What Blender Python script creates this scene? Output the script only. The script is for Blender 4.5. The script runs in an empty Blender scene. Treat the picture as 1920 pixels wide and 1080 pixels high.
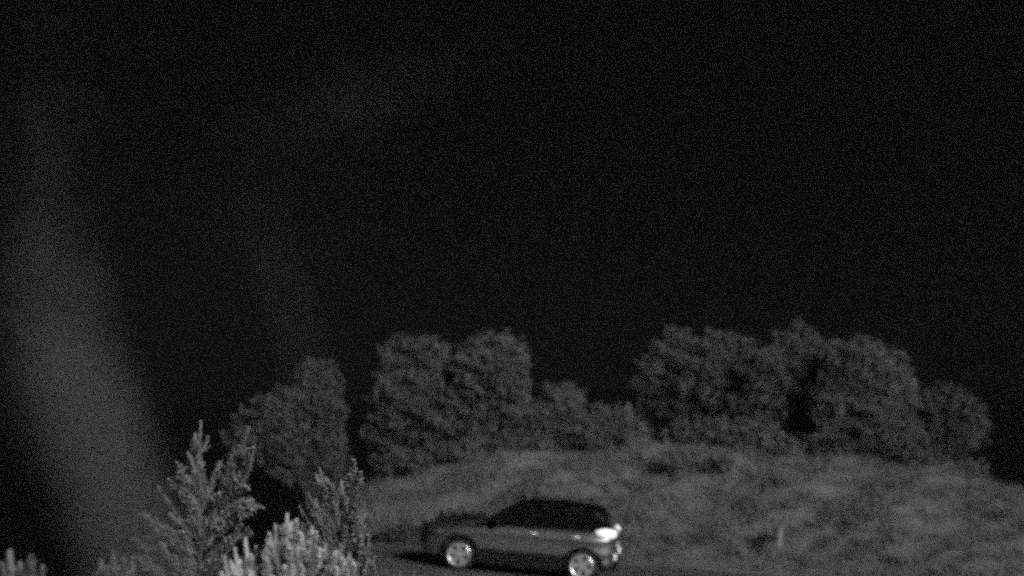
import bpy, bmesh, math, random
import numpy as np
from mathutils import Vector, Matrix

sc = bpy.context.scene
R = math.radians
rng = np.random.default_rng(7)
random.seed(7)

# ------------------------------------------------------------------ camera
CAM_Z, F_PX, PITCH = 3.2, 2408.0, math.atan(272 / 2408.0)
cam_d = bpy.data.cameras.new("camera")
cam = bpy.data.objects.new("camera", cam_d)
sc.collection.objects.link(cam)
cam.location = (0, 0, CAM_Z)
cam.rotation_euler = (R(90) + PITCH, 0, 0)
cam_d.sensor_width = 36
cam_d.lens = F_PX / 1920 * 36
cam_d.clip_start, cam_d.clip_end = 0.05, 1000
cam_d.dof.use_dof = True
cam_d.dof.focus_distance = 13.7
cam_d.dof.aperture_fstop = cam_d.lens / 98.0          # a wide night lens: near things melt
sc.camera = cam

# ------------------------------------------------------------------ world, sun, exposure
SUN_AZ, SUN_EL, SUN_S = R(31), R(20), 4.2              # azimuth: to the right of straight-behind-the-camera
SKY_S = 6.5e-4
world = bpy.data.worlds.new("World")
sc.world = world
world.use_nodes = True
wn = world.node_tree
bg = wn.nodes["Background"]
sky = wn.nodes.new("ShaderNodeTexSky")
sky.sky_type = 'NISHITA'
sky.sun_disc = False
sky.sun_elevation = SUN_EL
sky.sun_rotation = math.pi - SUN_AZ
bw = wn.nodes.new("ShaderNodeRGBToBW")                  # the night camera sees in grey only
wn.links.new(sky.outputs[0], bw.inputs[0])
wn.links.new(bw.outputs[0], bg.inputs[0])
bg.inputs[1].default_value = SKY_S

sun_d = bpy.data.lights.new("sun", 'SUN')
sun_d.energy, sun_d.angle, sun_d.color = SUN_S, R(12), (1, 1, 1)
sun = bpy.data.objects.new("sun", sun_d)
sc.collection.objects.link(sun)
to_sun = Vector((math.sin(SUN_AZ) * math.cos(SUN_EL), -math.cos(SUN_AZ) * math.cos(SUN_EL), math.sin(SUN_EL)))
sun.rotation_euler = to_sun.to_track_quat('Z', 'Y').to_euler()
sun.location = to_sun * 60

vs = sc.view_settings
vs.view_transform, vs.look, vs.exposure, vs.gamma = 'Standard', 'None', -0.28, 1.0
vs.use_curve_mapping = False
cy = sc.cycles
cy.use_denoising = False               # keep the grain of a night exposure
cy.use_adaptive_sampling = False
cy.use_light_tree = False
cy.light_sampling_threshold = 1.0
cy.max_bounces, cy.diffuse_bounces, cy.glossy_bounces, cy.volume_bounces = 4, 2, 2, 0

# ------------------------------------------------------------------ helpers
def at(px, py, Y):
    """point at depth Y (along +Y) seen at photo pixel px, py"""
    c, s = math.cos(PITCH), math.sin(PITCH)
    dx, dv = (px - 960) / F_PX, (540 - py) / F_PX
    d = Vector((dx, c - dv * s, s + dv * c))
    k = Y / d.y
    return Vector((d.x * k, Y, CAM_Z + d.z * k))

def tag(o, label=None, cat=None, group=None, kind=None):
    if label: o["label"] = label
    if cat: o["category"] = cat
    if group: o["group"] = group
    if kind: o["kind"] = kind
    return o

def empty(name, loc, label, cat, group=None):
    o = bpy.data.objects.new(name, None)
    o.empty_display_size = 0.2
    sc.collection.objects.link(o)
    o.location = loc
    return tag(o, label, cat, group)

def link_mesh(name, me, mat, parent=None, smooth=False):
    if mat is not None:
        me.materials.append(mat)
    if smooth:
        me.polygons.foreach_set("use_smooth", [True] * len(me.polygons))
    o = bpy.data.objects.new(name, me)
    sc.collection.objects.link(o)
    if parent is not None:
        o.parent = parent
    return o

def from_bm(name, bm, mat, parent=None, smooth=False):
    bmesh.ops.recalc_face_normals(bm, faces=bm.faces)
    me = bpy.data.meshes.new(name)
    bm.to_mesh(me)
    bm.free()
    return link_mesh(name, me, mat, parent, smooth)

def from_np(name, verts, faces_n, mat, parent=None, smooth=False):
    """verts (N,3); faces as an (M,k) index array"""
    me = bpy.data.meshes.new(name)
    faces_n = np.asarray(faces_n)
    m, k = faces_n.shape
    me.vertices.add(len(verts))
    me.vertices.foreach_set("co", np.asarray(verts, dtype=np.float32).ravel())
    me.loops.add(m * k)
    me.loops.foreach_set("vertex_index", faces_n.astype(np.int32).ravel())
    me.polygons.add(m)
    me.polygons.foreach_set("loop_start", np.arange(0, m * k, k, dtype=np.int32))
    me.update(calc_edges=True)
    me.validate()
    return link_mesh(name, me, mat, parent, smooth)

def material(name, v, rough=0.8, var=0.0, scale=3.0, spec=0.3, metal=0.0, coat=0.0, bump=0.0, trans=0.0,
             detail=5.0, emit=0.0):
    m = bpy.data.materials.new(name)
    m.use_nodes = True
    nt = m.node_tree
    b = nt.nodes["Principled BSDF"]
    b.inputs["Base Color"].default_value = (v, v, v, 1)
    b.inputs["Roughness"].default_value = rough
    b.inputs["Specular IOR Level"].default_value = spec
    b.inputs["Metallic"].default_value = metal
    b.inputs["Coat Weight"].default_value = coat
    b.inputs["Coat Roughness"].default_value = 0.08
    if emit:
        b.inputs["Emission Color"].default_value = (1, 1, 1, 1)
        b.inputs["Emission Strength"].default_value = emit
    if var or bump:
        tc = nt.nodes.new("ShaderNodeTexCoord")
        n = nt.nodes.new("ShaderNodeTexNoise")
        n.inputs["Scale"].default_value = scale
        n.inputs["Detail"].default_value = detail
        n.inputs["Roughness"].default_value = 0.65
        nt.links.new(tc.outputs["Object"], n.inputs["Vector"])
        if var:
            mr = nt.nodes.new("ShaderNodeMapRange")
            mr.inputs["From Min"].default_value, mr.inputs["From Max"].default_value = 0.3, 0.7
            mr.inputs["To Min"].default_value = max(0.0, v * (1 - var))
            mr.inputs["To Max"].default_value = v * (1 + var)
            nt.links.new(n.outputs["Fac"], mr.inputs["Value"])
            nt.links.new(mr.outputs["Result"], b.inputs["Base Color"])
        if bump:
            bp = nt.nodes.new("ShaderNodeBump")
            bp.inputs["Strength"].default_value = bump
            bp.inputs["Distance"].default_value = 0.05
            nt.links.new(n.outputs["Fac"], bp.inputs["Height"])
            nt.links.new(bp.outputs["Normal"], b.inputs["Normal"])
    if trans:
        out = nt.nodes["Material Output"]
        t = nt.nodes.new("ShaderNodeBsdfTranslucent")
        t.inputs["Color"].default_value = (v, v, v, 1)
        mx = nt.nodes.new("ShaderNodeMixShader")
        mx.inputs[0].default_value = trans
        nt.links.new(b.outputs[0], mx.inputs[1])
        nt.links.new(t.outputs[0], mx.inputs[2])
        nt.links.new(mx.outputs[0], out.inputs["Surface"])
    return m

M = {
    "ground": material("ground", 0.11, 0.95, var=0.45, scale=0.7, bump=0.6, detail=8),
    "grass": material("grass", 0.145, 0.8, var=0.4, scale=0.5, trans=0.25),
    "road": material("road", 0.085, 0.85, var=0.25, scale=2.2, bump=0.3, detail=9),
    "gutter": material("gutter", 0.03, 0.95, var=0.3, scale=3),
    "bark": material("bark", 0.05, 0.95, var=0.4, scale=6, bump=0.8),
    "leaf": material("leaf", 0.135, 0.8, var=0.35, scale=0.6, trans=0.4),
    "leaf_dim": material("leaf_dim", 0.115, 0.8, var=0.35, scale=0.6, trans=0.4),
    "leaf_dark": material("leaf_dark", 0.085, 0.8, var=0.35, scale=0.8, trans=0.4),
    "leaf_shade": material("leaf_shade", 0.022, 0.8, var=0.35, scale=0.8, trans=0.3),
    "needle": material("needle", 0.32, 0.6, var=0.3, scale=2.0, trans=0.35),
    "needle_dim": material("needle_dim", 0.32, 0.6, var=0.3, scale=2.0, trans=0.35),
    "needle_bright": material("needle_bright", 0.68, 0.6, var=0.25, scale=5.0, trans=0.25),
    "shoot": material("shoot", 0.16, 0.7, var=0.15, scale=3.0, trans=0.3),
    "paint": material("paint", 0.25, 0.40, spec=0.5, metal=0.9, coat=0.0),
    "black_paint": material("black_paint", 0.012, 0.25, spec=0.4, coat=0.3),
    "black_plastic": material("black_plastic", 0.011, 0.8, var=0.2, scale=20, spec=0.08),
    "glass_dark": material("glass_dark", 0.006, 0.06, spec=0.35),
    "rubber": material("rubber", 0.016, 0.85, var=0.2, scale=15),
    "alloy": material("alloy", 0.46, 0.35, metal=0.55, spec=0.6),
    "brake": material("brake", 0.12, 0.5, metal=0.5),
    "chrome": material("chrome", 0.9, 0.3, metal=0.4, spec=0.8),
    "tail_lamp": material("tail_lamp", 0.8, 0.3, emit=0.7),
    "reflector": material("reflector", 0.85, 0.3),
    "head_lamp": material("head_lamp", 0.04, 0.3, spec=0.3),
    "plate": material("plate", 0.6, 0.5, var=0.05, scale=8),
    "wood": material("wood", 0.17, 0.85, var=0.3, scale=9, bump=0.4),
}

# ------------------------------------------------------------------ terrain
def smooth(a, b, x):
    t = np.clip((x - a) / (b - a), 0, 1)
    return t * t * (3 - 2 * t)

YAW = R(8)
CAR_Y = 29.3
ROAD_NEAR, ROAD_FAR = -2.3, 4.4
def road_v(x, y):                       # metres beyond the car's track line
    return (y - CAR_Y) * math.cos(YAW) + x * math.sin(YAW)

def road_z(x):
    return np.interp(x, [-70, -15, -8, -6, -4.2, -3.2, 3, 8, 15, 70],
                     [-5.5, -3.0, -1.3, -0.25, 0.38, 0.38, -0.116, -0.45, -0.75, -1.6])

def crest_z(x):
    return np.interp(x, [-70, -20, -12, -8, -5.8, -4.6, -2, 0, 4.5, 9.7, 14, 16.5, 19, 23, 30, 70],
                     [-5.5, -3.5, -2.5, -1.0, 0.5, 1.65, 2.35, 2.65, 2.75, 2.3, 1.85, 1.5, 0.5, -0.8, -1.6, -2.5])

def wob(x, y):
    return (0.10 * np.sin(0.9 * x + 0.6 * y + 1) + 0.08 * np.sin(1.7 * x - 1.1 * y) + 0.05 * np.sin(3.1 * x + 2.3 * y + 2)
            + 0.04 * np.sin(4.7 * y - 2.9 * x))

def terrain(x, y):
    x, y = np.asarray(x, float), np.asarray(y, float)
    v = road_v(x, y)
    zr = road_z(x)
    bank = smooth(ROAD_FAR + 0.4, 17.5, v)
    z = zr + (crest_z(x) - zr) * bank
    z = z + wob(x, y) * 1.35 * smooth(ROAD_FAR + 0.3, ROAD_FAR + 3, v)
    z = z - 0.16 * np.exp(-((v - ROAD_FAR - 0.35) / 0.28) ** 2)              # gutter beyond the road
    near = smooth(-2.6, -9, v)
    z = z * (1 - near) + near * (0.0 + 0.3 * wob(x, y))
    z = z - 0.10 * np.maximum(0, v - 19) - 0.02 * np.maximum(0, v - 40)       # falls away behind the crest
    on_road = smooth(ROAD_NEAR - 0.25, ROAD_NEAR + 0.1, v) * (1 - smooth(ROAD_FAR - 0.1, ROAD_FAR + 0.1, v))
    return z - 0.03 * on_road

xs = np.concatenate([np.linspace(-80, -26, 30)[:-1], np.linspace(-26, 26, 209), np.linspace(26, 80, 30)[1:]])
ys = np.concatenate([np.linspace(-15, 18, 34)[:-1], np.linspace(18, 52, 171), np.linspace(52, 90, 40)[1:]])
gx, gy = np.meshgrid(xs, ys)
gv = np.stack([gx.ravel(), gy.ravel(), terrain(gx, gy).ravel()], 1)
nx, ny = len(xs), len(ys)
i = (np.arange(ny - 1)[:, None] * nx + np.arange(nx - 1)[None, :]).ravel()
tag(from_np("ground", gv, np.stack([i, i + 1, i + nx + 1, i + nx], 1), M["ground"], smooth=True), kind="structure")

def strip(name, v0, v1, dz, mat, nv=8):
    us = np.linspace(-60, 60, 241)
    vv = np.linspace(v0, v1, nv)
    U, V = np.meshgrid(us, vv)
    X = U * math.cos(YAW) + V * math.sin(YAW)
    Y = CAR_Y - U * math.sin(YAW) + V * math.cos(YAW)
    Z = road_z(X) + dz
    n = len(us)
    k = (np.arange(nv - 1)[:, None] * n + np.arange(n - 1)[None, :]).ravel()
    return tag(from_np(name, np.stack([X.ravel(), Y.ravel(), Z.ravel()], 1),
                       np.stack([k, k + 1, k + n + 1, k + n], 1), mat, smooth=True), kind="structure")
strip("road", ROAD_NEAR, ROAD_FAR, 0.0, M["road"])

# ------------------------------------------------------------------ grass (uncountable)
def blades(x, y, h, w, lean=0.5, lift=0.0):
    n = len(x)
    z = terrain(x, y) - 0.02 + lift
    a = rng.uniform(0, 2 * np.pi, n)
    dx, dy = np.cos(a) * w, np.sin(a) * w
    lx, ly = rng.normal(0, lean, n) * h, rng.normal(0, lean, n) * h
    p0 = np.stack([x - dx, y - dy, z], 1)
    p1 = np.stack([x + dx, y + dy, z], 1)
    p2 = np.stack([x + lx, y + ly, z + h], 1)
    v = np.stack([p0, p1, p2], 1).reshape(-1, 3)
    return v, np.arange(n * 3).reshape(-1, 3)

def patch(x, y):
    return (np.sin(0.8 * x + 1.3 * y) + np.sin(1.9 * x - 0.7 * y + 2) + np.sin(0.37 * x - 1.7 * y + 4) + np.sin(2.7 * x + 2.1 * y)) / 4

N = 90000
x = rng.uniform(-20, 24, N); y = rng.uniform(30, 52, N)
v = road_v(x, y)
p = patch(x, y)
keep = (v > ROAD_FAR + 0.5) & (rng.uniform(-1, 1.2, N) < p + 0.75)
x, y, p = x[keep], y[keep], p[keep]
h = (0.14 + 0.34 * np.clip(p + 0.3, 0, 1) ** 1.5) * rng.uniform(0.5, 1.3, len(x))
va, fa = blades(x, y, h, 0.018)
cl = 420                                                        # tussocks
tx, ty = rng.uniform(-7, 20, cl), rng.uniform(35, 50, cl)
tx = np.repeat(tx, 26) + rng.normal(0, 0.13, cl * 26); ty = np.repeat(ty, 26) + rng.normal(0, 0.13, cl * 26)
th = np.repeat(rng.uniform(0.25, 0.75, cl), 26) * rng.uniform(0.5, 1.1, cl * 26)
vt, ft = blades(tx, ty, th, 0.02, 0.35)
fa = np.concatenate([fa, ft + len(va)]); va = np.concatenate([va, vt])
N2 = 9000
x2 = rng.uniform(-12, 12, N2); v2 = rng.uniform(-7, -2.35, N2)
y2 = CAR_Y + v2 - x2 * math.tan(YAW)
vb, fb = blades(x2, y2, rng.uniform(0.08, 0.25, N2), 0.012)
tag(from_np("grass", np.concatenate([va, vb]), np.concatenate([fa, fb + len(va)]), M["grass"]),
    "rough grass covering the bank behind the road", "grass", kind="stuff")

# ------------------------------------------------------------------ foliage builders
def tube_bm(bm, pts, radii, seg=7):
    rings = []
    for k, (p_, r_) in enumerate(zip(pts, radii)):
        p_ = Vector(p_)
        d = (Vector(pts[min(k + 1, len(pts) - 1)]) - Vector(pts[max(k - 1, 0)])).normalized()
        q = d.to_track_quat('Z', 'Y')
        rings.append([bm.verts.new(p_ + q @ Vector((math.cos(2 * math.pi * j / seg) * r_, math.sin(2 * math.pi * j / seg) * r_, 0)))
                      for j in range(seg)])
    for a, b in zip(rings, rings[1:]):
        for j in range(seg):
            bm.faces.new((a[j], a[(j + 1) % seg], b[(j + 1) % seg], b[j]))
    bm.faces.new(rings[0][::-1]); bm.faces.new(rings[-1])

def leaf_quads(c, size, up=0.0):
    """diamond leaves at centres c (N,3)"""
    n = len(c)
    a = rng.normal(size=(n, 3)); a[:, 2] += up
    a /= np.linalg.norm(a, axis=1, keepdims=True)
    b = rng.normal(size=(n, 3))
    b -= a * (a * b).sum(1, keepdims=True)
    b /= np.linalg.norm(b, axis=1, keepdims=True)
    s = (size * rng.uniform(0.6, 1.4, n))[:, None]
    v = np.stack([c - a * s, c + b * s * 0.45, c + a * s, c - b * s * 0.45], 1).reshape(-1, 3)
    return v, np.arange(n * 4).reshape(-1, 4)

def lobe_points(ctr, rad, n):
    """points thick near the shell of a lumpy ellipsoid"""
    d = rng.normal(size=(n, 3))
    d /= np.linalg.norm(d, axis=1, keepdims=True)
    ph = rng.uniform(0, 6.28, 6)
    lump = 1 + 0.16 * np.sin(5 * d[:, 0] + ph[0]) * np.sin(5 * d[:, 1] + ph[1]) + 0.14 * np.sin(9 * d[:, 2] + ph[2] + 6 * d[:, 0]) \
        + 0.10 * np.sin(14 * d[:, 1] + ph[3]) * np.sin(13 * d[:, 2] + ph[4])
    r = rng.uniform(0, 1, n) ** 0.42 * lump
    hole = np.sin(4 * d[:, 0] + ph[5]) * np.sin(5 * d[:, 2] + ph[1]) + 0.6 * np.sin(8 * d[:, 1] + ph[2])
    k = hole < 1.25
    return np.asarray(ctr) + d[k] * r[k, None] * np.asarray(rad)

def leafy(name, lobes, Y, label, cat, group, leaf=0.11, dens=170, mat="leaf", depth=0.9, trunk_r=0.14, base_px=None):
    """lobes: (px, py, rx, ry) in photo pixels at depth Y; makes a tree or bush with trunk, limbs and crown"""
    ppm = F_PX / Y
    cs = []
    for (px, py, rx, ry) in lobes:
        dy = rng.uniform(-0.5, 0.5) * rx / ppm
        cs.append((at(px, py, Y + dy), rx * 1.08 / ppm, ry * 1.06 / ppm))
    bx = at(base_px, 800, Y).x if base_px else sum(c[0].x for c in cs) / len(cs)
    base = Vector((bx, Y, float(terrain(bx, Y))))
    root = empty(name, base, label, cat, group)
    pts = []
    for c, rx, rz in cs:
        nn = int(dens * (rx * rz + 0.5 * rx * rx) * 4 / (leaf / 0.17) ** 2)
        pts.append(lobe_points(c - base, (rx * 0.96, rx * depth, rz * 0.96), nn))
        # stray sprays beyond the outline
        nsp = max(4, int(rx * 9))
        for _ in range(nsp):
            d = rng.normal(size=3); d /= np.linalg.norm(d); d[2] = abs(d[2]) * 0.9 + d[2] * 0.1
            s0 = np.asarray(c - base) + d * np.array([rx, rx * depth, rz]) * rng.uniform(0.85, 1.06)
            pts.append(s0 + rng.normal(size=(int(14 * dens / 150), 3)) * leaf * 1.1)
    pts = np.concatenate(pts)
    pts = pts[pts[:, 2] > 0.1]
    v, f = leaf_quads(pts, leaf)
    from_np("crown" if cat == "tree" else "foliage", v, f, M[mat], root)
    top = max((c[0] for c in cs), key=lambda q: q.z) - base
    bm = bmesh.new()
    mid = Vector((top.x * 0.35 + rng.normal() * 0.1, top.y * 0.3, top.z * 0.5))
    tube_bm(bm, [(0, 0, -0.15), (mid.x * 0.3, 0, mid.z * 0.4), mid, top * 0.97],
            [trunk_r * 1.35, trunk_r, trunk_r * 0.7, trunk_r * 0.15])
    for c, rx, rz in cs:
        e = c - base
        s = Vector((mid.x * 0.5, 0, max(0.15, min(e.z * 0.5, mid.z))))
        m2 = (s + e) / 2 + Vector((0, 0, 0.12 * rx))
        tube_bm(bm, [s, m2, e], [trunk_r * 0.55, trunk_r * 0.35, trunk_r * 0.1], 5)
    from_bm("trunk" if cat == "tree" else "stem", bm, M["bark"], root, True)
    return root

TG, BG = "trees on top of the bank", "bushes along the top of the bank"
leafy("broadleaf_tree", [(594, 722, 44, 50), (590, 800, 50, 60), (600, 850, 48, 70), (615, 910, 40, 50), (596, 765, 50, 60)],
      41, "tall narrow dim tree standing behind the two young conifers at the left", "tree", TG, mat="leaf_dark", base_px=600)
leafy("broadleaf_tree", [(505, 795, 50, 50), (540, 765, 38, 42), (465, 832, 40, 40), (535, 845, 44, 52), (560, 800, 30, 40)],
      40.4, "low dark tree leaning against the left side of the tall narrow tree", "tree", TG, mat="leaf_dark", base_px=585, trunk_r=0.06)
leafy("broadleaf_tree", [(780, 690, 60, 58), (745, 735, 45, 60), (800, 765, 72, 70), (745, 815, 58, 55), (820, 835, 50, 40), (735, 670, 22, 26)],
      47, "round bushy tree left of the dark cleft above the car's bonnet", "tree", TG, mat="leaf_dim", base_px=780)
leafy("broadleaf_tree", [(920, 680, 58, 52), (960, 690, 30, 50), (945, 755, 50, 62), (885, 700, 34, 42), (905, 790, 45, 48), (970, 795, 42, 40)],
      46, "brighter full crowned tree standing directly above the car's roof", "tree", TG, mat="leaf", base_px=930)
leafy("bush", [(855, 800, 34, 40), (850, 830, 40, 24)], 48.5, "dim bush filling the dark cleft between the round bushy tree and the bright tree", "bush", BG, dens=150, mat="leaf_dark", trunk_r=0.05)
leafy("bush", [(1050, 772, 48, 50), (1020, 800, 40, 40), (1075, 805, 40, 35)], 46,
      "taller pointed bush touching the right side of the bright tree above the car", "bush", BG, dens=170, trunk_r=0.06)
leafy("bush", [(1125, 800, 42, 38), (1165, 800, 32, 36), (1100, 825, 40, 26), (1190, 815, 26, 26)], 46,
      "low spreading bush left of the dark hollow in the middle of the bank top", "bush", BG, dens=170, trunk_r=0.06)
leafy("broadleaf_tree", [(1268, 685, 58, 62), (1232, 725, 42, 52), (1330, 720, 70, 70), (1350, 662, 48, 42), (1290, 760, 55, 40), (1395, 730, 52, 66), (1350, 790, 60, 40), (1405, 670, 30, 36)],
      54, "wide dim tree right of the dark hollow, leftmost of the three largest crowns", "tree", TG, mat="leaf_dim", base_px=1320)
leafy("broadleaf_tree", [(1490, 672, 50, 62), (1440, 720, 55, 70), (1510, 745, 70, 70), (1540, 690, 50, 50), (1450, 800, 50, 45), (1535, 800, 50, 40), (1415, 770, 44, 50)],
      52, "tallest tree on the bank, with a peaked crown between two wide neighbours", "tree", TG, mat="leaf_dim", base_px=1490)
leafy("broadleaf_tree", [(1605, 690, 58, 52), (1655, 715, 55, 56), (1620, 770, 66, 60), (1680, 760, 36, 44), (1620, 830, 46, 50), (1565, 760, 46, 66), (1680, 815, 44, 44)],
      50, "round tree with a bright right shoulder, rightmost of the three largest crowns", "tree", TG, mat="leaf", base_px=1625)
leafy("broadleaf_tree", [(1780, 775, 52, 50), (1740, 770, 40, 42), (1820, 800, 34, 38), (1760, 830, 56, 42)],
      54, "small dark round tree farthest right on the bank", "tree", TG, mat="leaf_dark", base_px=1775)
leafy("bush", [(1290, 825, 46, 36), (1330, 815, 40, 34), (1255, 850, 36, 20)], 46,
      "low bush in front of the leftmost large crown", "bush", BG, dens=170, mat="leaf_dim", trunk_r=0.05)
leafy("bush", [(1300, 884, 34, 14), (1345, 876, 32, 18), (1265, 874, 26, 10)], 42,
      "dark low clump growing on the open grass slope below the bank top", "bush", BG, dens=150, mat="leaf_dim", trunk_r=0.04, leaf=0.12)
leafy("bush", [(1400, 825, 50, 36), (1450, 835, 40, 28)], 46,
      "mid grey low bush below the tallest tree", "bush", BG, dens=170, mat="leaf", trunk_r=0.05)
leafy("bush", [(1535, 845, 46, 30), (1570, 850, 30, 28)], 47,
      "dark low bush between the tallest tree and the bright shouldered tree", "bush", BG, dens=170, mat="leaf_dark", trunk_r=0.05)
leafy("bush", [(1690, 850, 46, 30), (1740, 868, 40, 20), (1800, 880, 40, 16)], 46,
      "spreading low bush below the small dark tree at the far right", "bush", BG, dens=170, mat="leaf_dim", trunk_r=0.05)

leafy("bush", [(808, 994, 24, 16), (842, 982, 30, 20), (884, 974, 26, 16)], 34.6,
      "very dark low bush added as shade on the verge behind the car's bonnet", "bush", None, dens=70, mat="leaf_shade", trunk_r=0.02, leaf=0.055)  # near-black leaves stand in for the shade behind the bonnet
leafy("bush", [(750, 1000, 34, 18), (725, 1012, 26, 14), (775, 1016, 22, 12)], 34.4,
      "low dark scrub added as shade on the verge between the slim conifer and the car's nose", "bush", None, dens=110, mat="leaf_dark", trunk_r=0.02, leaf=0.06)  # extra scrub put in to darken the bank left of the car
leafy("bush", [(735, 872, 34, 16), (775, 864, 34, 18)], 44.5, "low dim scrub at the left end of the bank top", "bush", BG, dens=150, mat="leaf_dim", trunk_r=0.03)
leafy("bush", [(835, 850, 38, 18), (875, 842, 30, 18)], 45, "low scrub at the foot of the round bushy tree, above the car's windscreen", "bush", BG, dens=150, mat="leaf_dim", trunk_r=0.03)
leafy("bush", [(950, 836, 40, 15), (1000, 832, 34, 14)], 45, "low scrub at the foot of the bright tree, above the car's roof", "bush", BG, dens=150, mat="leaf_dim", trunk_r=0.03)

# ------------------------------------------------------------------ young conifers near the camera
def needles_along(pts, n, length, spread=1.0):
    """needle blades pointing forward and out along a polyline"""
    pts = [np.asarray(p_) for p_ in pts]
    seg = np.array([np.linalg.norm(b - a) for a, b in zip(pts, pts[1:])])
    cum = np.concatenate([[0], np.cumsum(seg)])
    t = rng.uniform(0, cum[-1], n)
    k = np.clip(np.searchsorted(cum, t) - 1, 0, len(seg) - 1)
    f = ((t - cum[k]) / seg[k])[:, None]
    P = np.stack(pts)
    base = P[k] * (1 - f) + P[k + 1] * f
    d = (P[k + 1] - P[k]) / seg[k][:, None]
    side = rng.normal(size=(n, 3))
    side -= d * (side * d).sum(1, keepdims=True)
    side /= np.linalg.norm(side, axis=1, keepdims=True)
    taper = (1 - 0.7 * (t / cum[-1]))[:, None]
    L = length * rng.uniform(0.6, 1.2, n)[:, None] * taper
    tip = base + (d * rng.uniform(0.4, 1.0, n)[:, None] + side * spread * rng.uniform(0.5, 1, n)[:, None]) * L
    w = np.cross(side, d) * (0.005 + 0.035 * length)
    v = np.stack([base - w, base + w, tip], 1).reshape(-1, 3)
    return v, np.arange(n * 3).reshape(-1, 3)

def conifer(Y, base_px, branches, label, group, mat="needle", nd=0.11, per_m=1150, trunk_top=None, name="young_conifer", cat="conifer", twig=0.36):
    """branches: lists of photo pixels from the stem to a tip"""
    global rng
    rng = np.random.default_rng(int(base_px) + 11)
    bx = at(base_px, 1000, Y).x
    base = Vector((bx, Y, float(terrain(bx, Y))))
    root = empty(name, base, label, cat, group)
    V, Fc, off = [], [], 0
    bm = bmesh.new()
    if trunk_top:
        tp = at(*trunk_top, Y) - base
        tube_bm(bm, [(0, 0, -0.1), (tp.x * 0.4, 0, tp.z * 0.45), tp], [0.05, 0.035, 0.008], 7)
    for br in branches:
        off_y = rng.uniform(-0.35, 0.35)
        pts = []
        for q, (px, py) in enumerate(br):
            yy = Y + off_y * q / (len(br) - 1)
            pts.append(at(px, py, yy) - base)
        tube_bm(bm, pts, list(np.linspace(0.018, 0.004, len(pts))), 5)
        Ltot = sum((b - a).length for a, b in zip(pts, pts[1:]))
        sets = [(pts, 1.0)]
        nt_ = max(3, int(Ltot / 0.07))
        for j in range(nt_):                                # side twigs
            f = rng.uniform(0.05, 0.85) * (len(pts) - 1)
            k = int(f)
            s = pts[k].lerp(pts[k + 1], f - k)
            d = (pts[k + 1] - pts[k]).normalized()
            o = Vector(rng.normal(size=3)); o -= d * o.dot(d); o.normalize()
            ln = twig * rng.uniform(0.35, 1.0) * (1 - 0.75 * f / (len(pts) - 1)) * min(1, Ltot)
            m_ = s + (d * 0.75 + o * 0.55) * ln * 0.6
            e = m_ + (d * 0.95 + o * 0.3 + Vector((0, 0, 0.15))) * ln * 0.5
            tube_bm(bm, [s, m_, e], [0.008, 0.005, 0.002], 4)
            sets.append(([s, m_, e], 0.8))
        for ps, sc_ in sets:
            L = sum((b - a).length for a, b in zip(ps, ps[1:]))
            v, f = needles_along(ps, max(12, int(per_m * L)), nd * sc_)
            V.append(v); Fc.append(f + off); off += len(v)
    from_np("foliage", np.concatenate(V), np.concatenate(Fc), M[mat], root)
    from_bm("stem", bm, M["bark"], root, True)
    return root

CG = "young conifers at the lower left"
conifer(11.5, 390, [
    [(374, 1010), (372, 930), (372, 860), (376, 792)],
    [(374, 1000), (355, 930), (333, 868)],
    [(378, 960), (400, 900), (412, 868)],
    [(385, 1030), (425, 950), (440, 880), (466, 802)],
    [(430, 940), (462, 880), (474, 840)],
    [(380, 990), (420, 945), (455, 940), (492, 952)],
    [(385, 960), (430, 920), (465, 915)],
    [(370, 1010), (330, 960), (298, 915)],
    [(370, 1040), (310, 990), (262, 965)],
    [(372, 1060), (300, 1030), (250, 1010)],
    [(372, 960), (345, 920), (318, 900)],
    [(375, 1080), (420, 1030), (452, 985)],
    [(372, 1100), (330, 1060), (300, 1020)],
    [(380, 1100), (410, 1060), (430, 1020)],
    [(375, 1110), (350, 1060), (345, 1000)],
    [(374, 1040), (390, 990), (415, 960)],
    [(372, 1130), (300, 1080), (262, 1045)],
    [(372, 1080), (330, 1010), (290, 985)],
    [(385, 1000), (440, 965), (470, 955)],
    [(385, 1050), (440, 1010), (470, 1000)],
    [(380, 940), (372, 900), (352, 850)],
    [(410, 960), (425, 910), (428, 870)],
    [(372, 1000), (360, 950), (340, 925)],
], "young conifer forked into one upright and one leaning leader, at the lower left", CG, trunk_top=(374, 870))
conifer(12.2, 640, [
    [(655, 1060), (660, 960), (664, 864)],
    [(650, 1040), (630, 960), (612, 905)],
    [(650, 1060), (600, 980), (578, 925)],
    [(655, 1000), (645, 950), (640, 905)],
    [(658, 1040), (675, 990), (682, 945)],
    [(655, 1080), (620, 1030), (590, 985)],
    [(655, 1100), (680, 1050), (690, 1005)],
    [(650, 1090), (640, 1030), (648, 985)],
    [(650, 1010), (610, 930), (600, 880)],
    [(645, 1050), (585, 1000), (562, 950)],
    [(655, 1060), (672, 1010), (668, 950)],
    [(650, 1110), (590, 1060), (560, 1010)],
    [(655, 1120), (690, 1080), (702, 1045)],
    [(652, 1080), (625, 980), (632, 930)],
], "slim young conifer with a thin spire, between the taller forked conifer and the car", CG, mat="needle_dim", per_m=1300, trunk_top=(658, 930))
shoots = []
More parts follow.
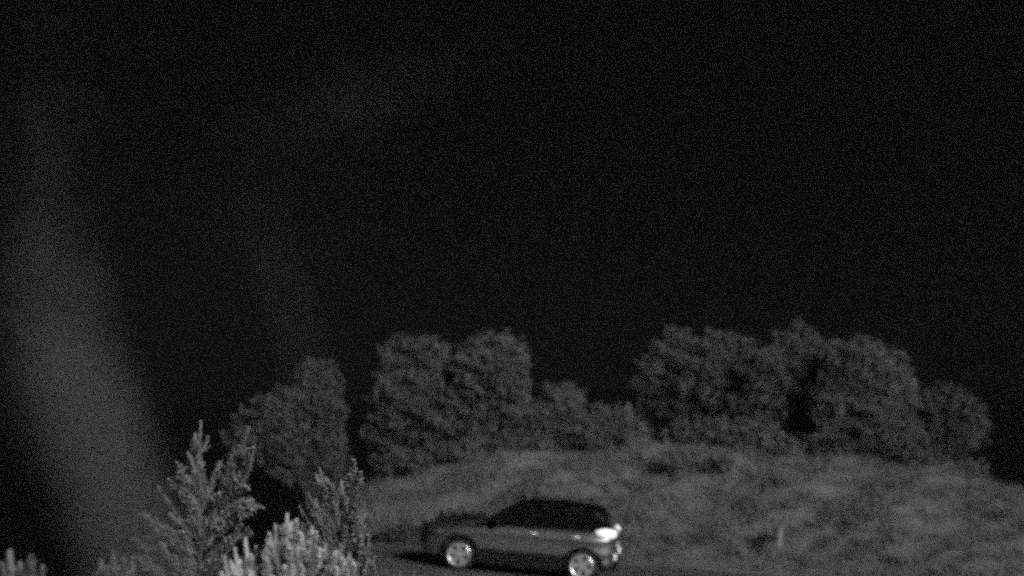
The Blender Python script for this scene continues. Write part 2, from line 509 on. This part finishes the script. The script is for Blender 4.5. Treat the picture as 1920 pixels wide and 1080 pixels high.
for (px, py) in [(538, 966), (516, 985), (556, 978), (505, 1002), (460, 1012), (440, 1030), (420, 1045), (480, 1025), (585, 988), (592, 1000), (610, 1022),
                 (640, 1024), (655, 1040), (628, 1042), (570, 1020), (545, 1030), (500, 1050), (665, 1060), (530, 1050), (465, 1060), (600, 1055)]:
    bxp = 545 + (px - 545) * 0.72
    shoots.append([(bxp, py + 150), ((bxp + px) / 2 - 3, py + 75), (px, py)])
conifer(10, 550, shoots, "brightest bushy shrub with many upright shoots at the bottom left of the car", None, mat="needle_bright",
        nd=0.085, per_m=2600, name="upright_shrub", cat="shrub", twig=0.34)
def small_shrub(cx, tips, label):
    br = [[(cx + (px - cx) * 0.5, py + 150), ((cx + px) / 2 + (px - cx) * 0.2, py + 70), (px, py)] for px, py in tips]
    conifer(9, cx, br, label, "low shrubs along the bottom edge", mat="needle", nd=0.10, per_m=2400, name="low_shrub", cat="shrub", twig=0.15)
small_shrub(40, [(18, 1036), (58, 1044), (5, 1060), (38, 1058), (80, 1066)], "low shrub with a few pale shoots in the bottom left corner")
small_shrub(215, [(212, 1038), (190, 1056), (232, 1052), (250, 1046), (200, 1064)], "low shrub with pale shoots below the blurred leaning plant")

# tall leafy stem and added reflection arc near the lens, thinning towards their tips
def near_plant(Y, path, wid, den, foot, label, per=12):
    b = at(*foot, Y)
    base = Vector((b.x, Y, float(terrain(b.x, Y))))
    root = empty("leafy_stem", base, label, "plant")
    pts = []
    ppm = F_PX / Y
    for k in range(len(path) - 1):
        a0, a1 = np.array(path[k]), np.array(path[k + 1])
        L = np.linalg.norm(a1 - a0)
        for f in (np.arange(24) + rng.uniform(0, 1, 24)) / 24:
            px, py = a0 * (1 - f) + a1 * f
            w = (wid[k] * (1 - f) + wid[k + 1] * f) / ppm
            d = den[k] * (1 - f) + den[k + 1] * f
            n = rng.poisson(d * L / 24 * 2 * w * ppm / 24.0)
            if not n: continue
            c = at(px, py, Y) - base
            r = w * np.sqrt(rng.uniform(0, 1, n)) * rng.uniform(0.85, 1.1, n)
            a = rng.uniform(0, 6.283, n)
            pts.append(np.stack([c.x + np.cos(a) * r, c.y + np.sin(a) * r, c.z + rng.uniform(-0.02, 0.02, n)], 1))
    v, f = leaf_quads(np.concatenate(pts), 0.006)
    from_np("foliage", v, f, M["shoot"], root)
    bm = bmesh.new()
    sp = [Vector((0, 0, -0.1)), Vector((0.02, 0, base.z + 1.0))] + [at(px, py, Y) - base for px, py in path]
    tube_bm(bm, sp, list(np.linspace(0.0025, 0.0006, len(sp))), 7)
    from_bm("stem", bm, M["shoot"], root, True)
near_plant(2.1, [(290, 1150), (245, 1010), (203, 880), (157, 760), (118, 620), (98, 480), (86, 340), (82, 190), (90, 30)],
           [105, 105, 108, 108, 102, 95, 90, 85, 80], [0.5, 0.65, 0.8, 0.75, 0.36, 0.14, 0.045, 0.015, 0.008], (320, 1500),
           "pale leafy stem leaning left, blurred, close to the camera at the left edge")
near_plant(1.7, [(700, 1500), (640, 1150), (592, 780), (560, 620), (515, 500), (492, 400), (515, 300), (590, 220), (700, 165), (840, 130)],
           [20, 30, 60, 110, 150, 175, 175, 160, 140, 120], [0.0, 0.0, 0.0, 0.001, 0.007, 0.010, 0.010, 0.009, 0.006, 0.003], (760, 1800),
           "very faint blurred arc of leaves standing in for a reflection against the dark sky above the left trees")  # added sparse leaves imitate a faint reflection in glass

# ------------------------------------------------------------------ post with a clump beside it
def ground_at(px, py):
    """where the sight line through a pixel first meets the terrain"""
    for Y in np.arange(31, 50, 0.05):
        p = at(px, py, Y)
        if p.z <= float(terrain(p.x, p.y)):
            return p
    return p

def post():
    p = ground_at(1458, 1046)
    z = float(terrain(p.x, p.y))
    root = empty("marker_post", (p.x, p.y, z), "short pale wooden post standing on the grass verge right of the car", "post")
    bm = bmesh.new()
    bmesh.ops.create_cone(bm, cap_ends=True, segments=10, radius1=0.10, radius2=0.09, depth=0.85)
    for w in bm.verts:
        w.co.z += 0.38
        w.co.x += 0.10 * w.co.z
        if w.co.z > 0.6:
            w.co.z += w.co.x * 0.6
    bmesh.ops.bevel(bm, geom=[e for e in bm.edges if e.calc_length() < 0.06], offset=0.008, segments=1)
    from_bm("shaft", bm, M["wood"], root)
post()
leafy("bush", [(1436, 1020, 13, 18), (1425, 1028, 14, 12)], ground_at(1436, 1040).y,
      "small dark bush just left of the short pale post", "bush", None, dens=130, leaf=0.08, mat="leaf_dark", trunk_r=0.02)

# ------------------------------------------------------------------ the car
def car():
    PXC = 982
    cx = at(PXC, 1000, CAR_Y).x
    pitch = math.atan(0.08)
    root = empty("parked_car", (cx, CAR_Y - cx * math.tan(YAW), float(road_z(cx)) + 0.004),
                 "grey sport utility car with dark roof and glowing tail lamp, standing on the road", "car")
    root.rotation_euler = (0, pitch, -YAW)
    # ---- body shell: stations along x (front -2.27, rear 2.22)
    X = [-2.27, -2.22, -2.08, -1.85, -1.5, -1.1, -0.7, -0.2, 0.4, 0.9, 1.3, 1.65, 1.86, 1.96, 2.02, 2.04]
    bot = [0.42, 0.34, 0.27, 0.24, 0.22, 0.22, 0.22, 0.22, 0.22, 0.22, 0.23, 0.26, 0.30, 0.33, 0.38, 0.44]
    top = [0.62, 0.74, 0.83, 0.90, 0.96, 1.01, 1.06, 1.07, 1.08, 1.09, 1.10, 1.11, 1.12, 1.12, 1.10, 1.04]
    hw = [0.50, 0.64, 0.76, 0.835, 0.88, 0.895, 0.905, 0.92, 0.93, 0.935, 0.935, 0.905, 0.85, 0.79, 0.70, 0.62]
    # section: (fraction of half width, fraction of height)
    sec = [(0.0, 0.0), (0.80, 0.0), (0.93, 0.05), (0.965, 0.16), (0.955, 0.27), (1.0, 0.39), (0.985, 0.55), (0.985, 0.70), (1.01, 0.775),
           (0.985, 0.83), (0.955, 0.93), (0.90, 1.0), (0.6, 1.015), (0.0, 1.03)]
    bm = bmesh.new()
    rows = []
    for x_, b_, t_, w_ in zip(X, bot, top, hw):
        row = []
        half = [(fx * w_, b_ + fz * (t_ - b_)) for fx, fz in sec]
        fl = 0.035 * math.exp(-((x_ - 1.5) / 0.42) ** 2)
        half = [(yy + fl * math.exp(-(((zz - b_) / (t_ - b_) - 0.72) / 0.13) ** 2), zz) for yy, zz in half]
        for (yy, zz) in half:
            row.append(bm.verts.new((x_, -yy, zz)))
        for (yy, zz) in half[-2:0:-1]:
            row.append(bm.verts.new((x_, yy, zz)))
        rows.append(row)
    n = len(rows[0])
    for a, b in zip(rows, rows[1:]):
        for j in range(n):
            bm.faces.new((a[j], a[(j + 1) % n], b[(j + 1) % n], b[j]))
    bm.faces.new(rows[0]); bm.faces.new(rows[-1][::-1])
    bmesh.ops.recalc_face_normals(bm, faces=bm.faces)
    me = bpy.data.meshes.new("body_shell"); bm.to_mesh(me); bm.free()
    tmp = bpy.data.objects.new("body_shell", me); sc.collection.objects.link(tmp)
    ss = tmp.modifiers.new("s", 'SUBSURF'); ss.levels = ss.render_levels = 2
    cutters = []
    def cutter(bmx):
        m_ = bpy.data.meshes.new("c"); bmesh.ops.recalc_face_normals(bmx, faces=bmx.faces); bmx.to_mesh(m_); bmx.free()
        o = bpy.data.objects.new("c", m_); sc.collection.objects.link(o); cutters.append(o)
        md = tmp.modifiers.new("b", 'BOOLEAN'); md.operation = 'DIFFERENCE'; md.object = o; md.solver = 'EXACT'
    for wx in (-1.35, 1.35):
        for sy in (-1, 1):
            b2 = bmesh.new()
            bmesh.ops.create_cone(b2, cap_ends=True, segments=48, radius1=0.405, radius2=0.405, depth=0.5)
            bmesh.ops.transform(b2, verts=b2.verts, matrix=Matrix.Translation((wx, sy * 0.86, 0.35)) @ Matrix.Rotation(R(90), 4, 'X'))
            cutter(b2)
    # door gaps
    for gx_ in (-0.72, 0.36, 1.12):
        for sy in (-1, 1):
            b2 = bmesh.new()
            bmesh.ops.create_cube(b2, size=1)
            bmesh.ops.transform(b2, verts=b2.verts, matrix=Matrix.Translation((gx_, sy * 0.935, 0.72)) @ Matrix.Diagonal((0.008, 0.07, 0.66, 1)))
            cutter(b2)
    dg = bpy.context.evaluated_depsgraph_get()
    me2 = bpy.data.meshes.new_from_object(tmp.evaluated_get(dg))
    for o in cutters + [tmp]:
        m_ = o.data; bpy.data.objects.remove(o); bpy.data.meshes.remove(m_)
    me2.name = "body"
    me2.materials.clear()
    body = link_mesh("body", me2, M["paint"], root, True)
    try:
        me2.set_sharp_from_angle(angle=R(32))
    except Exception:
        pass
    # ---- greenhouse: glass volume, with roof and pillars on it
    gX = [-1.02, -0.55, -0.12, 0.25, 0.8, 1.35, 1.66, 1.83, 1.98]
    gT = [1.03, 1.36, 1.565, 1.625, 1.64, 1.60, 1.54, 1.36, 1.09]
    gW = [0.84, 0.83, 0.82, 0.82, 0.82, 0.82, 0.80, 0.78, 0.74]
    gTW = [0.80, 0.70, 0.63, 0.62, 0.62, 0.61, 0.58, 0.62, 0.70]
    bm = bmesh.new(); rows = []
    for x_, t_, w_, tw in zip(gX, gT, gW, gTW):
        b_ = 0.98
        pr = [(w_, b_), (w_ * 0.6 + tw * 0.4 + 0.02, b_ + (t_ - b_) * 0.5), (tw + 0.02, b_ + (t_ - b_) * 0.93), (tw - 0.06, t_)]
        rows.append([bm.verts.new((x_, -yy, zz)) for yy, zz in pr] + [bm.verts.new((x_, yy, zz)) for yy, zz in pr[::-1]])
    n = 8
    for a, b in zip(rows, rows[1:]):
        for j in range(n):
            bm.faces.new((a[j], a[(j + 1) % n], b[(j + 1) % n], b[j]))
    bm.faces.new(rows[0]); bm.faces.new(rows[-1][::-1])
    from_bm("windows", bm, M["glass_dark"], root, False)
    # roof skin
    bm = bmesh.new(); rows = []
    for x_, t_, tw in [(-0.2, 1.535, 0.65), (-0.05, 1.585, 0.65), (0.25, 1.632, 0.645), (0.8, 1.648, 0.64), (1.35, 1.61, 0.63), (1.62, 1.57, 0.61), (1.77, 1.53, 0.58)]:
        rows.append([bm.verts.new((x_, yy * tw, t_ - 0.045 * abs(yy) ** 4 + 0.02)) for yy in (-1, -0.9, -0.5, 0, 0.5, 0.9, 1)])
    for a, b in zip(rows, rows[1:]):
        for j in range(6):
            bm.faces.new((a[j], a[j + 1], b[j + 1], b[j]))
    bmesh.ops.solidify(bm, geom=bm.faces[:], thickness=0.03)
    roof = from_bm("roof", bm, M["black_paint"], root, True)
    for s in (-1, 1):
        bm = bmesh.new()
        tube_bm(bm, [(0.05, s * 0.56, 1.62), (0.15, s * 0.56, 1.68), (0.8, s * 0.56, 1.70), (1.4, s * 0.55, 1.665), (1.55, s * 0.55, 1.60)], [0.014] * 5, 6)
        from_bm("roof_rail", bm, M["black_plastic"], roof, True)
    def plate_poly(pts, thick, name, mat, parent=root):
        """flat patch through 3-D points, thickened outwards"""
        bm = bmesh.new()
        vs_ = [bm.verts.new(p_) for p_ in pts]
        f = bm.faces.new(vs_)
        bm.normal_update()
        nrm = f.normal.copy()
        ctr = f.calc_center_median()
        if nrm.dot(ctr - Vector((0.2, 0, 0.8))) < 0: nrm = -nrm
        r = bmesh.ops.extrude_face_region(bm, geom=[f])
        for e in r["geom"]:
            if isinstance(e, bmesh.types.BMVert): e.co += nrm * thick
        return from_bm(name, bm, mat, parent)
    def side_pt(x_, f, s):                       # a point on the greenhouse's side at x, fraction f of its height
        t_ = np.interp(x_, gX, gT); w_ = np.interp(x_, gX, gW); tw = np.interp(x_, gX, gTW) + 0.02
        return (x_, s * (w_ * (1 - f) + tw * f + 0.006), 0.98 + (t_ - 0.98) * 0.93 * f)
    for s in (-1, 1):
        for (xb, xt, w1) in ((0.36, 0.42, 0.05), (1.18, 1.14, 0.05)):
            plate_poly([side_pt(xb - w1, 0.15, s), side_pt(xb + w1, 0.15, s), side_pt(xt + w1, 0.98, s), side_pt(xt - w1, 0.98, s)], 0.006, "pillar", M["black_paint"])
        plate_poly([side_pt(1.56, 0.12, s), side_pt(1.94, 0.3, s), side_pt(1.85, 0.75, s), side_pt(1.70, 0.98, s), side_pt(1.54, 0.98, s)], 0.012, "rear_pillar", M["paint"] if 0 else M["black_paint"])
        plate_poly([(-1.0, s * 0.835, 1.03), (-0.86, s * 0.85, 1.06), (-0.12, s * 0.67, 1.57), (-0.22, s * 0.66, 1.56)], 0.012, "windscreen_pillar", M["black_paint"])
    # cladding along the sills and arches
    for s in (-1, 1):
        bm = bmesh.new()
        bmesh.ops.create_cube(bm, size=1)
        bmesh.ops.transform(bm, verts=bm.verts, matrix=Matrix.Translation((0, s * 0.885, 0.36)) @ Matrix.Diagonal((1.84, 0.085, 0.31, 1)))
        bmesh.ops.bevel(bm, geom=bm.edges[:], offset=0.02, segments=2)
        from_bm("sill", bm, M["black_plastic"], root)
        for wx in (-1.35, 1.35):
            bm = bmesh.new()
            ring = []
            for k in range(25):
                a = R(-12 + 204 * k / 24)
                y_o = 0.90 if wx < 0 else 0.915
                if wx < 0: y_o -= 0.05 * max(0, -math.cos(a))
                else: y_o -= 0.05 * max(0, math.cos(a))
                ring.append([bm.verts.new((wx + math.cos(a) * r_, s * yy, 0.35 + math.sin(a) * r_)) for r_, yy in
                             ((0.395, y_o - 0.1), (0.395, y_o + 0.01), (0.44, y_o + 0.014), (0.455, y_o - 0.02), (0.455, y_o - 0.1))])
            for a, b in zip(ring, ring[1:]):
                for j in range(5):
                    bm.faces.new((a[j], a[(j + 1) % 5], b[(j + 1) % 5], b[j]))
            bm.faces.new(ring[0]); bm.faces.new(ring[-1][::-1])
            from_bm("wheel_arch", bm, M["black_plastic"], root)
        # handles
        for hx in (0.25, 1.19):
            bm = bmesh.new()
            yb = s * 0.928
            tube_bm(bm, [(hx - 0.10, yb - s * 0.03, 0.945), (hx - 0.09, yb + s * 0.02, 0.955), (hx + 0.06, yb + s * 0.022, 0.96), (hx + 0.08, yb - s * 0.03, 0.955)], [0.013, 0.02, 0.02, 0.013], 8)
            from_bm("door_handle", bm, M["chrome"], root, True)
        # mirror
        bm = bmesh.new()
        bmesh.ops.create_cube(bm, size=1)
        bmesh.ops.transform(bm, verts=bm.verts, matrix=Matrix.Translation((-0.55, s * 1.0, 1.13)) @ Matrix.Diagonal((0.12, 0.2, 0.14, 1)))
        bmesh.ops.bevel(bm, geom=bm.edges[:], offset=0.035, segments=3)
        mir = from_bm("mirror", bm, M["black_plastic"], root, True)
        bm = bmesh.new()
        bmesh.ops.create_cube(bm, size=1)
        bmesh.ops.transform(bm, verts=bm.verts, matrix=Matrix.Translation((-0.487, s * 1.0, 1.13)) @ Matrix.Diagonal((0.01, 0.15, 0.1, 1)))
        from_bm("mirror_glass", bm, M["glass_dark"], mir)
        # wrap-round tail lamp on the rear corner
        bm = bmesh.new(); rows = []
        for (tx, ty, zl, zh) in ((1.64, 0.912, 1.06, 1.12), (1.74, 0.895, 1.01, 1.16), (1.84, 0.865, 0.99, 1.18), (1.94, 0.815, 0.985, 1.175), (2.01, 0.72, 0.99, 1.16), (2.04, 0.60, 1.02, 1.14)):
            rows.append([bm.verts.new((tx, s * ty, zl)), bm.verts.new((tx + 0.012, s * (ty + 0.025), (zl + zh) / 2)), bm.verts.new((tx, s * (ty - 0.01), zh)),
                         bm.verts.new((tx - 0.06, s * (ty - 0.12), zh)), bm.verts.new((tx - 0.06, s * (ty - 0.12), zl))])
        for a, b in zip(rows, rows[1:]):
            for j in range(5):
                bm.faces.new((a[j], a[(j + 1) % 5], b[(j + 1) % 5], b[j]))
        bm.faces.new(rows[0]); bm.faces.new(rows[-1][::-1])
        from_bm("tail_lamp", bm, M["tail_lamp"], root, True)
        # bumper reflector
        bm = bmesh.new()
        bmesh.ops.create_cube(bm, size=1)
        bmesh.ops.transform(bm, verts=bm.verts, matrix=Matrix.Translation((2.0, s * 0.74, 0.60)) @ Matrix.Rotation(s * R(-28), 4, 'Z') @ Matrix.Diagonal((0.06, 0.22, 0.13, 1)))
        bmesh.ops.bevel(bm, geom=bm.edges[:], offset=0.012, segments=2)
        from_bm("reflector", bm, M["reflector"], root)
        # head lamp
        bm = bmesh.new(); rows = []
        for (tx, ty, zl, zh) in ((-2.22, 0.50, 0.66, 0.74), (-2.15, 0.68, 0.67, 0.79), (-2.0, 0.805, 0.70, 0.84), (-1.8, 0.875, 0.76, 0.86)):
            rows.append([bm.verts.new((tx, s * ty, zl)), bm.verts.new((tx - 0.012, s * (ty + 0.012), (zl + zh) / 2)), bm.verts.new((tx, s * ty, zh)),
                         bm.verts.new((tx + 0.06, s * (ty - 0.1), zh)), bm.verts.new((tx + 0.06, s * (ty - 0.1), zl))])
        for a, b in zip(rows, rows[1:]):
            for j in range(5):
                bm.faces.new((a[j], a[(j + 1) % 5], b[(j + 1) % 5], b[j]))
        bm.faces.new(rows[0]); bm.faces.new(rows[-1][::-1])
        from_bm("headlight", bm, M["head_lamp"], root, True)
    # rear bumper skirt, plate, grille
    bm = bmesh.new()
    bmesh.ops.create_cube(bm, size=1)
    bmesh.ops.transform(bm, verts=bm.verts, matrix=Matrix.Translation((1.95, 0, 0.36)) @ Matrix.Diagonal((0.2, 1.3, 0.14, 1)))
    bmesh.ops.bevel(bm, geom=bm.edges[:], offset=0.03, segments=2)
    from_bm("rear_skirt", bm, M["black_plastic"], root)
    bm = bmesh.new()
    bmesh.ops.create_cube(bm, size=1)
    bmesh.ops.transform(bm, verts=bm.verts, matrix=Matrix.Translation((2.055, 0, 0.80)) @ Matrix.Diagonal((0.02, 0.52, 0.12, 1)))
    from_bm("number_plate", bm, M["plate"], root)
    bm = bmesh.new()
    bmesh.ops.create_cube(bm, size=1)
    bmesh.ops.transform(bm, verts=bm.verts, matrix=Matrix.Translation((-2.27, 0, 0.56)) @ Matrix.Diagonal((0.05, 0.85, 0.2, 1)))
    bmesh.ops.bevel(bm, geom=bm.edges[:], offset=0.015, segments=2)
    from_bm("grille", bm, M["black_plastic"], root)
    # underbody
    bm = bmesh.new()
    bmesh.ops.create_cube(bm, size=1)
    bmesh.ops.transform(bm, verts=bm.verts, matrix=Matrix.Translation((0, 0, 0.42)) @ Matrix.Diagonal((3.7, 1.15, 0.36, 1)))
    from_bm("underbody", bm, M["black_plastic"], root)
    # ---- wheels
    def tyre_me():
        bm = bmesh.new()
        prof = [(0.235, -0.10), (0.29, -0.115), (0.335, -0.10), (0.35, -0.07), (0.352, 0), (0.35, 0.07), (0.335, 0.10), (0.29, 0.115), (0.235, 0.10)]
        ring = []
        for k in range(40):
            a = 2 * math.pi * k / 40
            ring.append([bm.verts.new((math.cos(a) * r_, yy, math.sin(a) * r_)) for r_, yy in prof])
        for k in range(40):
            a, b = ring[k], ring[(k + 1) % 40]
            for j in range(len(prof)):
                j2 = (j + 1) % len(prof)
                bm.faces.new((a[j], a[j2], b[j2], b[j]))
        return bm
    def rim_bm(rot):
        """alloy: outer ring, hub and ten spokes (five pairs); outer face towards -Y"""
        bm = bmesh.new()
        ring = []
        for k in range(40):
            a = 2 * math.pi * k / 40
            ring.append([bm.verts.new((math.cos(a) * r_, yy, math.sin(a) * r_)) for r_, yy in ((0.208, -0.105), (0.24, -0.118), (0.252, -0.112), (0.236, 0.09), (0.222, 0.09))])
        for k in range(40):
            a, b = ring[k], ring[(k + 1) % 40]
            for j in range(5):
                j2 = (j + 1) % 5
                bm.faces.new((a[j], a[j2], b[j2], b[j]))
        bmesh.ops.create_cone(bm, cap_ends=True, segments=20, radius1=0.045, radius2=0.06, depth=0.05,
                              matrix=Matrix.Translation((0, -0.10, 0)) @ Matrix.Rotation(R(90), 4, 'X'))
        for k in range(5):
            for d in (-0.21, 0.21):
                a = rot + 2 * math.pi * k / 5 + d
                a0 = rot + 2 * math.pi * k / 5 + d * 0.9
                u = Vector((math.cos(a), 0, math.sin(a))); u0 = Vector((math.cos(a0), 0, math.sin(a0)))
                t = Vector((-math.sin(a), 0, math.cos(a)))
                w0, w1 = 0.026, 0.032
                p_ = [u0 * 0.04 - t * w0, u0 * 0.04 + t * w0, u * 0.218 + t * w1, u * 0.218 - t * w1]
                f_ = [bm.verts.new(q + Vector((0, -0.112, 0))) for q in p_]
                b_ = [bm.verts.new(q + Vector((0, -0.07, 0))) for q in p_]
                bm.faces.new(f_); bm.faces.new(b_[::-1])
                for j in range(4):
                    bm.faces.new((f_[j], f_[(j + 1) % 4], b_[(j + 1) % 4], b_[j]))
        return bm
    for k, (wx, s) in enumerate(((-1.35, -1), (1.35, -1), (-1.35, 1), (1.35, 1))):
        w = bpy.data.objects.new("wheel", None)
        sc.collection.objects.link(w)
        w.parent = root
        w.location = (wx, s * 0.80, 0.352)
        if s > 0: w.rotation_euler = (0, 0, math.pi)
        from_bm("tyre", tyre_me(), M["rubber"], w, True)
        from_bm("rim", rim_bm(R(90) + k * 0.3), M["alloy"], w)
        bm = bmesh.new()
        bmesh.ops.create_cone(bm, cap_ends=True, segments=28, radius1=0.13, radius2=0.13, depth=0.02,
                              matrix=Matrix.Translation((0, -0.03, 0)) @ Matrix.Rotation(R(90), 4, 'X'))
        from_bm("brake_disc", bm, M["brake"], w)
    return root
car()

# ------------------------------------------------------------------ haze added for the sky's faint glow and grain
bm = bmesh.new()
bmesh.ops.create_cube(bm, size=1)
bmesh.ops.transform(bm, verts=bm.verts, matrix=Matrix.Translation((0, 38, 14)) @ Matrix.Diagonal((166, 110, 56, 1)))
hz = bpy.data.materials.new("haze"); hz.use_nodes = True
nt = hz.node_tree
nt.nodes.remove(nt.nodes["Principled BSDF"])
pv = nt.nodes.new("ShaderNodeVolumePrincipled")
pv.inputs["Color"].default_value = (0.9, 0.9, 0.9, 1)
pv.inputs["Density"].default_value = 0.00013
nt.links.new(pv.outputs[0], nt.nodes["Material Output"].inputs["Volume"])
tag(from_bm("haze", bm, hz), "thin haze added to lift and grain the night sky", "haze", kind="stuff")
